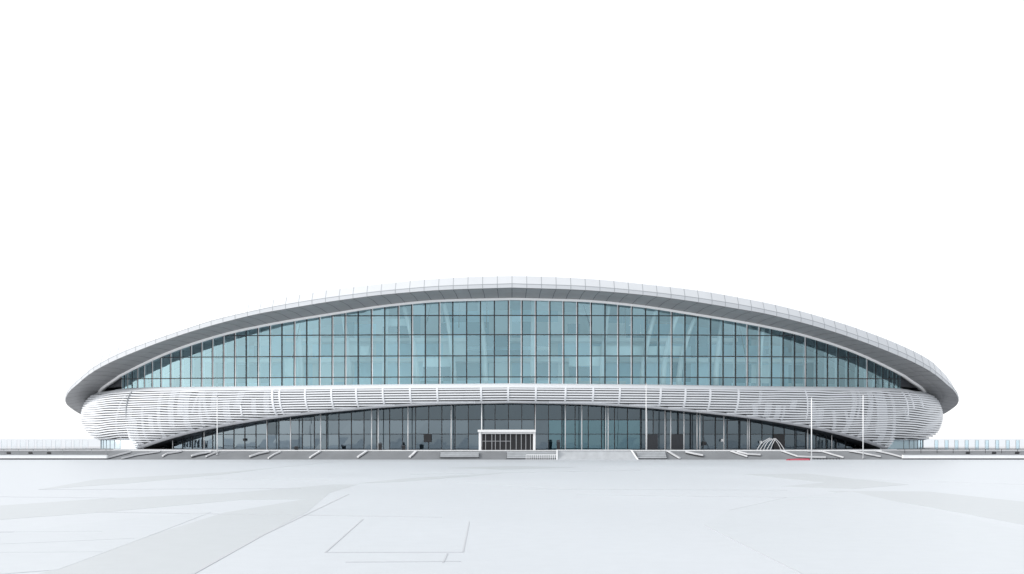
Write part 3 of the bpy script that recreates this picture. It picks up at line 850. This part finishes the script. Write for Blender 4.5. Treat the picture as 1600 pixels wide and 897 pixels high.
# white low walls, rails and lights beyond both ends ------------------------------------
for s, x0, x1 in ((-1, -40, 168), (1, 1410, 1640)):
    X0, X1 = at(x0, 0, 129.5).x, at(x1, 0, 129.5).x
    t = thing('low_wall', ((X0 + X1) / 2, 129.3, 0), 'long low white wall with painted shade at its foot beyond the %s end of the hall' % ('sunlit' if s < 0 else 'shaded'), 'low wall')
    o = t.location
    mb = MB(); mb.box(X0, X1, 129.2, 129.7, .16, .62); mb.build('wall_body', M['white'], t, origin=o)
    mb = MB(); mb.box(X0 + .05, X1 - .05, 129.3, 129.65, 0, .158); mb.build('foot_shade', M['slate'], t, origin=o)  # dark strip painted for the shade beneath the wall
    mb = MB(); mb.box(X0 - .03, X1 + .03, 129.14, 129.76, .622, .70); mb.build('coping', M['terrace'], t, origin=o)
    g = thing('guard_rail', ((X0 + X1) / 2, 131.4, DECK * .7), 'thin dark guard rail on the slope beyond the %s end of the hall' % ('sunlit' if s < 0 else 'shaded'), 'railing')
    o = g.location
    mb = MB(); mb.tube([(X0, 131.4, 1.3), (X1, 131.4, 1.3)], .045)
    n = 9
    mb.build('rail', M['black' if s > 0 else 'seam'], g, origin=o)
    for i in range(n):
        x = X0 + (X1 - X0) * (i + .5) / n
        mb = MB(); mb.tube([(x, 131.4, .76), (x, 131.4, 1.3)], .03, 0, 6); mb.build('post', M['black' if s > 0 else 'seam_light'], g, origin=o)
# floodlights on the low walls
fo = Vector((at(14, 0, 129.45).x, 129.45, .70))
fl_ = thing('floodlight', fo, 'squat black floodlight on the low white wall', 'floodlight', 'floodlights on the low white walls')
mb = MB(); mb.box(fo.x - .2, fo.x + .2, fo.y - .12, fo.y + .12, fo.z, fo.z + .08); mb.build('base', M['black'], fl_, origin=fo)
mb = MB(); mb.hexa([fo + Vector(v) for v in ((-.28,-.2,.082),(.28,-.2,.082),(.22,.15,.082),(-.22,.15,.082),(-.2,-.1,.3),(.2,-.1,.3),(.16,.12,.3),(-.16,.12,.3))]); mb.build('housing', M['black'], fl_, origin=fo)
for px in (48, 77, 1512, 1553, 1589):
    copy_tree(fl_, (at(px, 0, 129.45).x, 129.45, .70))

# glass panels beyond the ends
def glass_panel(px, group, label, w=.5, m='screen_glass', name='glass_panel', fm='steel'):
    Yb = 140.0; b = Vector((at(px, 0, Yb).x, Yb, DECK)); h = zp(688, Yb) - DECK
    t = thing(name, b, label, 'glass panel', group)
    mb = MB(); mb.box(b.x - w/2 + .03, b.x + w/2 - .03, Yb - .02, Yb + .02, DECK, DECK + h); mb.build('pane', M[m], t, origin=b)
    mb = MB(); mb.box(b.x - w/2, b.x - w/2 + .028, Yb - .05, Yb + .05, DECK, DECK + h); mb.box(b.x + w/2 - .028, b.x + w/2, Yb - .05, Yb + .05, DECK, DECK + h); mb.box(b.x - w/2, b.x + w/2, Yb - .05, Yb + .05, DECK + h, DECK + h + .03); mb.build('frame', M[fm], t, origin=b)
    return t
g0 = glass_panel(1463, 'pale blue glass panels beyond the shaded end', 'upright pale blue glass panel in the row beyond the shaded end of the hall')
for px in (1479, 1494.5, 1510.5, 1526.5, 1542, 1558, 1574.5, 1590):
    copy_tree(g0, (at(px, 0, 140).x, 140, DECK))
M['clear_glass'] = glass_mat('clear_screen_glass', (.97, .98, .985), .01, (1, 1, 1), rnd=.02)
g1 = glass_panel(6.5, 'clear glass panels beyond the sunlit end', 'almost invisible clear glass panel in the row beyond the sunlit end of the hall', .8, 'clear_glass', fm='louvre')
for px in (22, 36, 49, 62, 76, 91, 107, 120, 133):
    copy_tree(g1, (at(px, 0, 140).x, 140, DECK))

# ------------------------------------------------------------------ light, sky, camera
EL, AZ = R(30), R(-72)        # sun to the left of and behind the viewer; AZ measured from -Y towards +X
sd = Vector((math.sin(AZ) * math.cos(EL), -math.cos(AZ) * math.cos(EL), math.sin(EL)))
W = bpy.data.worlds.new('World'); SC.world = W; W.use_nodes = True
nt = W.node_tree; N = nt.nodes.new; L = nt.links.new
bg = nt.nodes['Background']
sky = N('ShaderNodeTexSky'); sky.sky_type = 'NISHITA'; sky.sun_disc = False; sky.sun_elevation = EL
sky.sun_rotation = math.atan2(sd.x, sd.y); sky.air_density = 1.0; sky.dust_density = 1.0; sky.ozone_density = 1.0
hs = N('ShaderNodeHueSaturation'); hs.inputs['Saturation'].default_value = .3
mx = N('ShaderNodeMix'); mx.data_type = 'RGBA'; mx.inputs[0].default_value = .55
mx.inputs[7].default_value = (13.0, 13.1, 13.3, 1)          # thin bright overcast veil
L(sky.outputs[0], hs.inputs['Color']); L(hs.outputs[0], mx.inputs[6]); L(mx.outputs[2], bg.inputs['Color'])
bg.inputs['Strength'].default_value = .10
ld = bpy.data.lights.new('sun', 'SUN'); ld.energy = 2.0; ld.angle = R(10); ld.color = (1, .97, .93)
lo = bpy.data.objects.new('sun', ld); COL.objects.link(lo); lo.rotation_euler = sd.to_track_quat('Z', 'Y').to_euler(); lo.location = (-60, 20, 80)

cd = bpy.data.cameras.new('camera'); cam = bpy.data.objects.new('camera', cd); COL.objects.link(cam)
cam.location = (0, 0, H); cam.rotation_euler = (R(90), 0, 0)
cd.sensor_width = 36; cd.lens = 36; cd.shift_y = (HZ - 448.5) / 1600; cd.clip_end = 20000; cd.clip_start = .1
SC.camera = cam
SC.view_settings.view_transform = 'Standard'; SC.view_settings.look = 'None'; SC.view_settings.exposure = .42; SC.view_settings.gamma = 1
SC.view_settings.use_curve_mapping = False
SC.cycles.max_bounces = 10; SC.cycles.transparent_max_bounces = 16; SC.cycles.diffuse_bounces = 5
SC.cycles.use_denoising = True
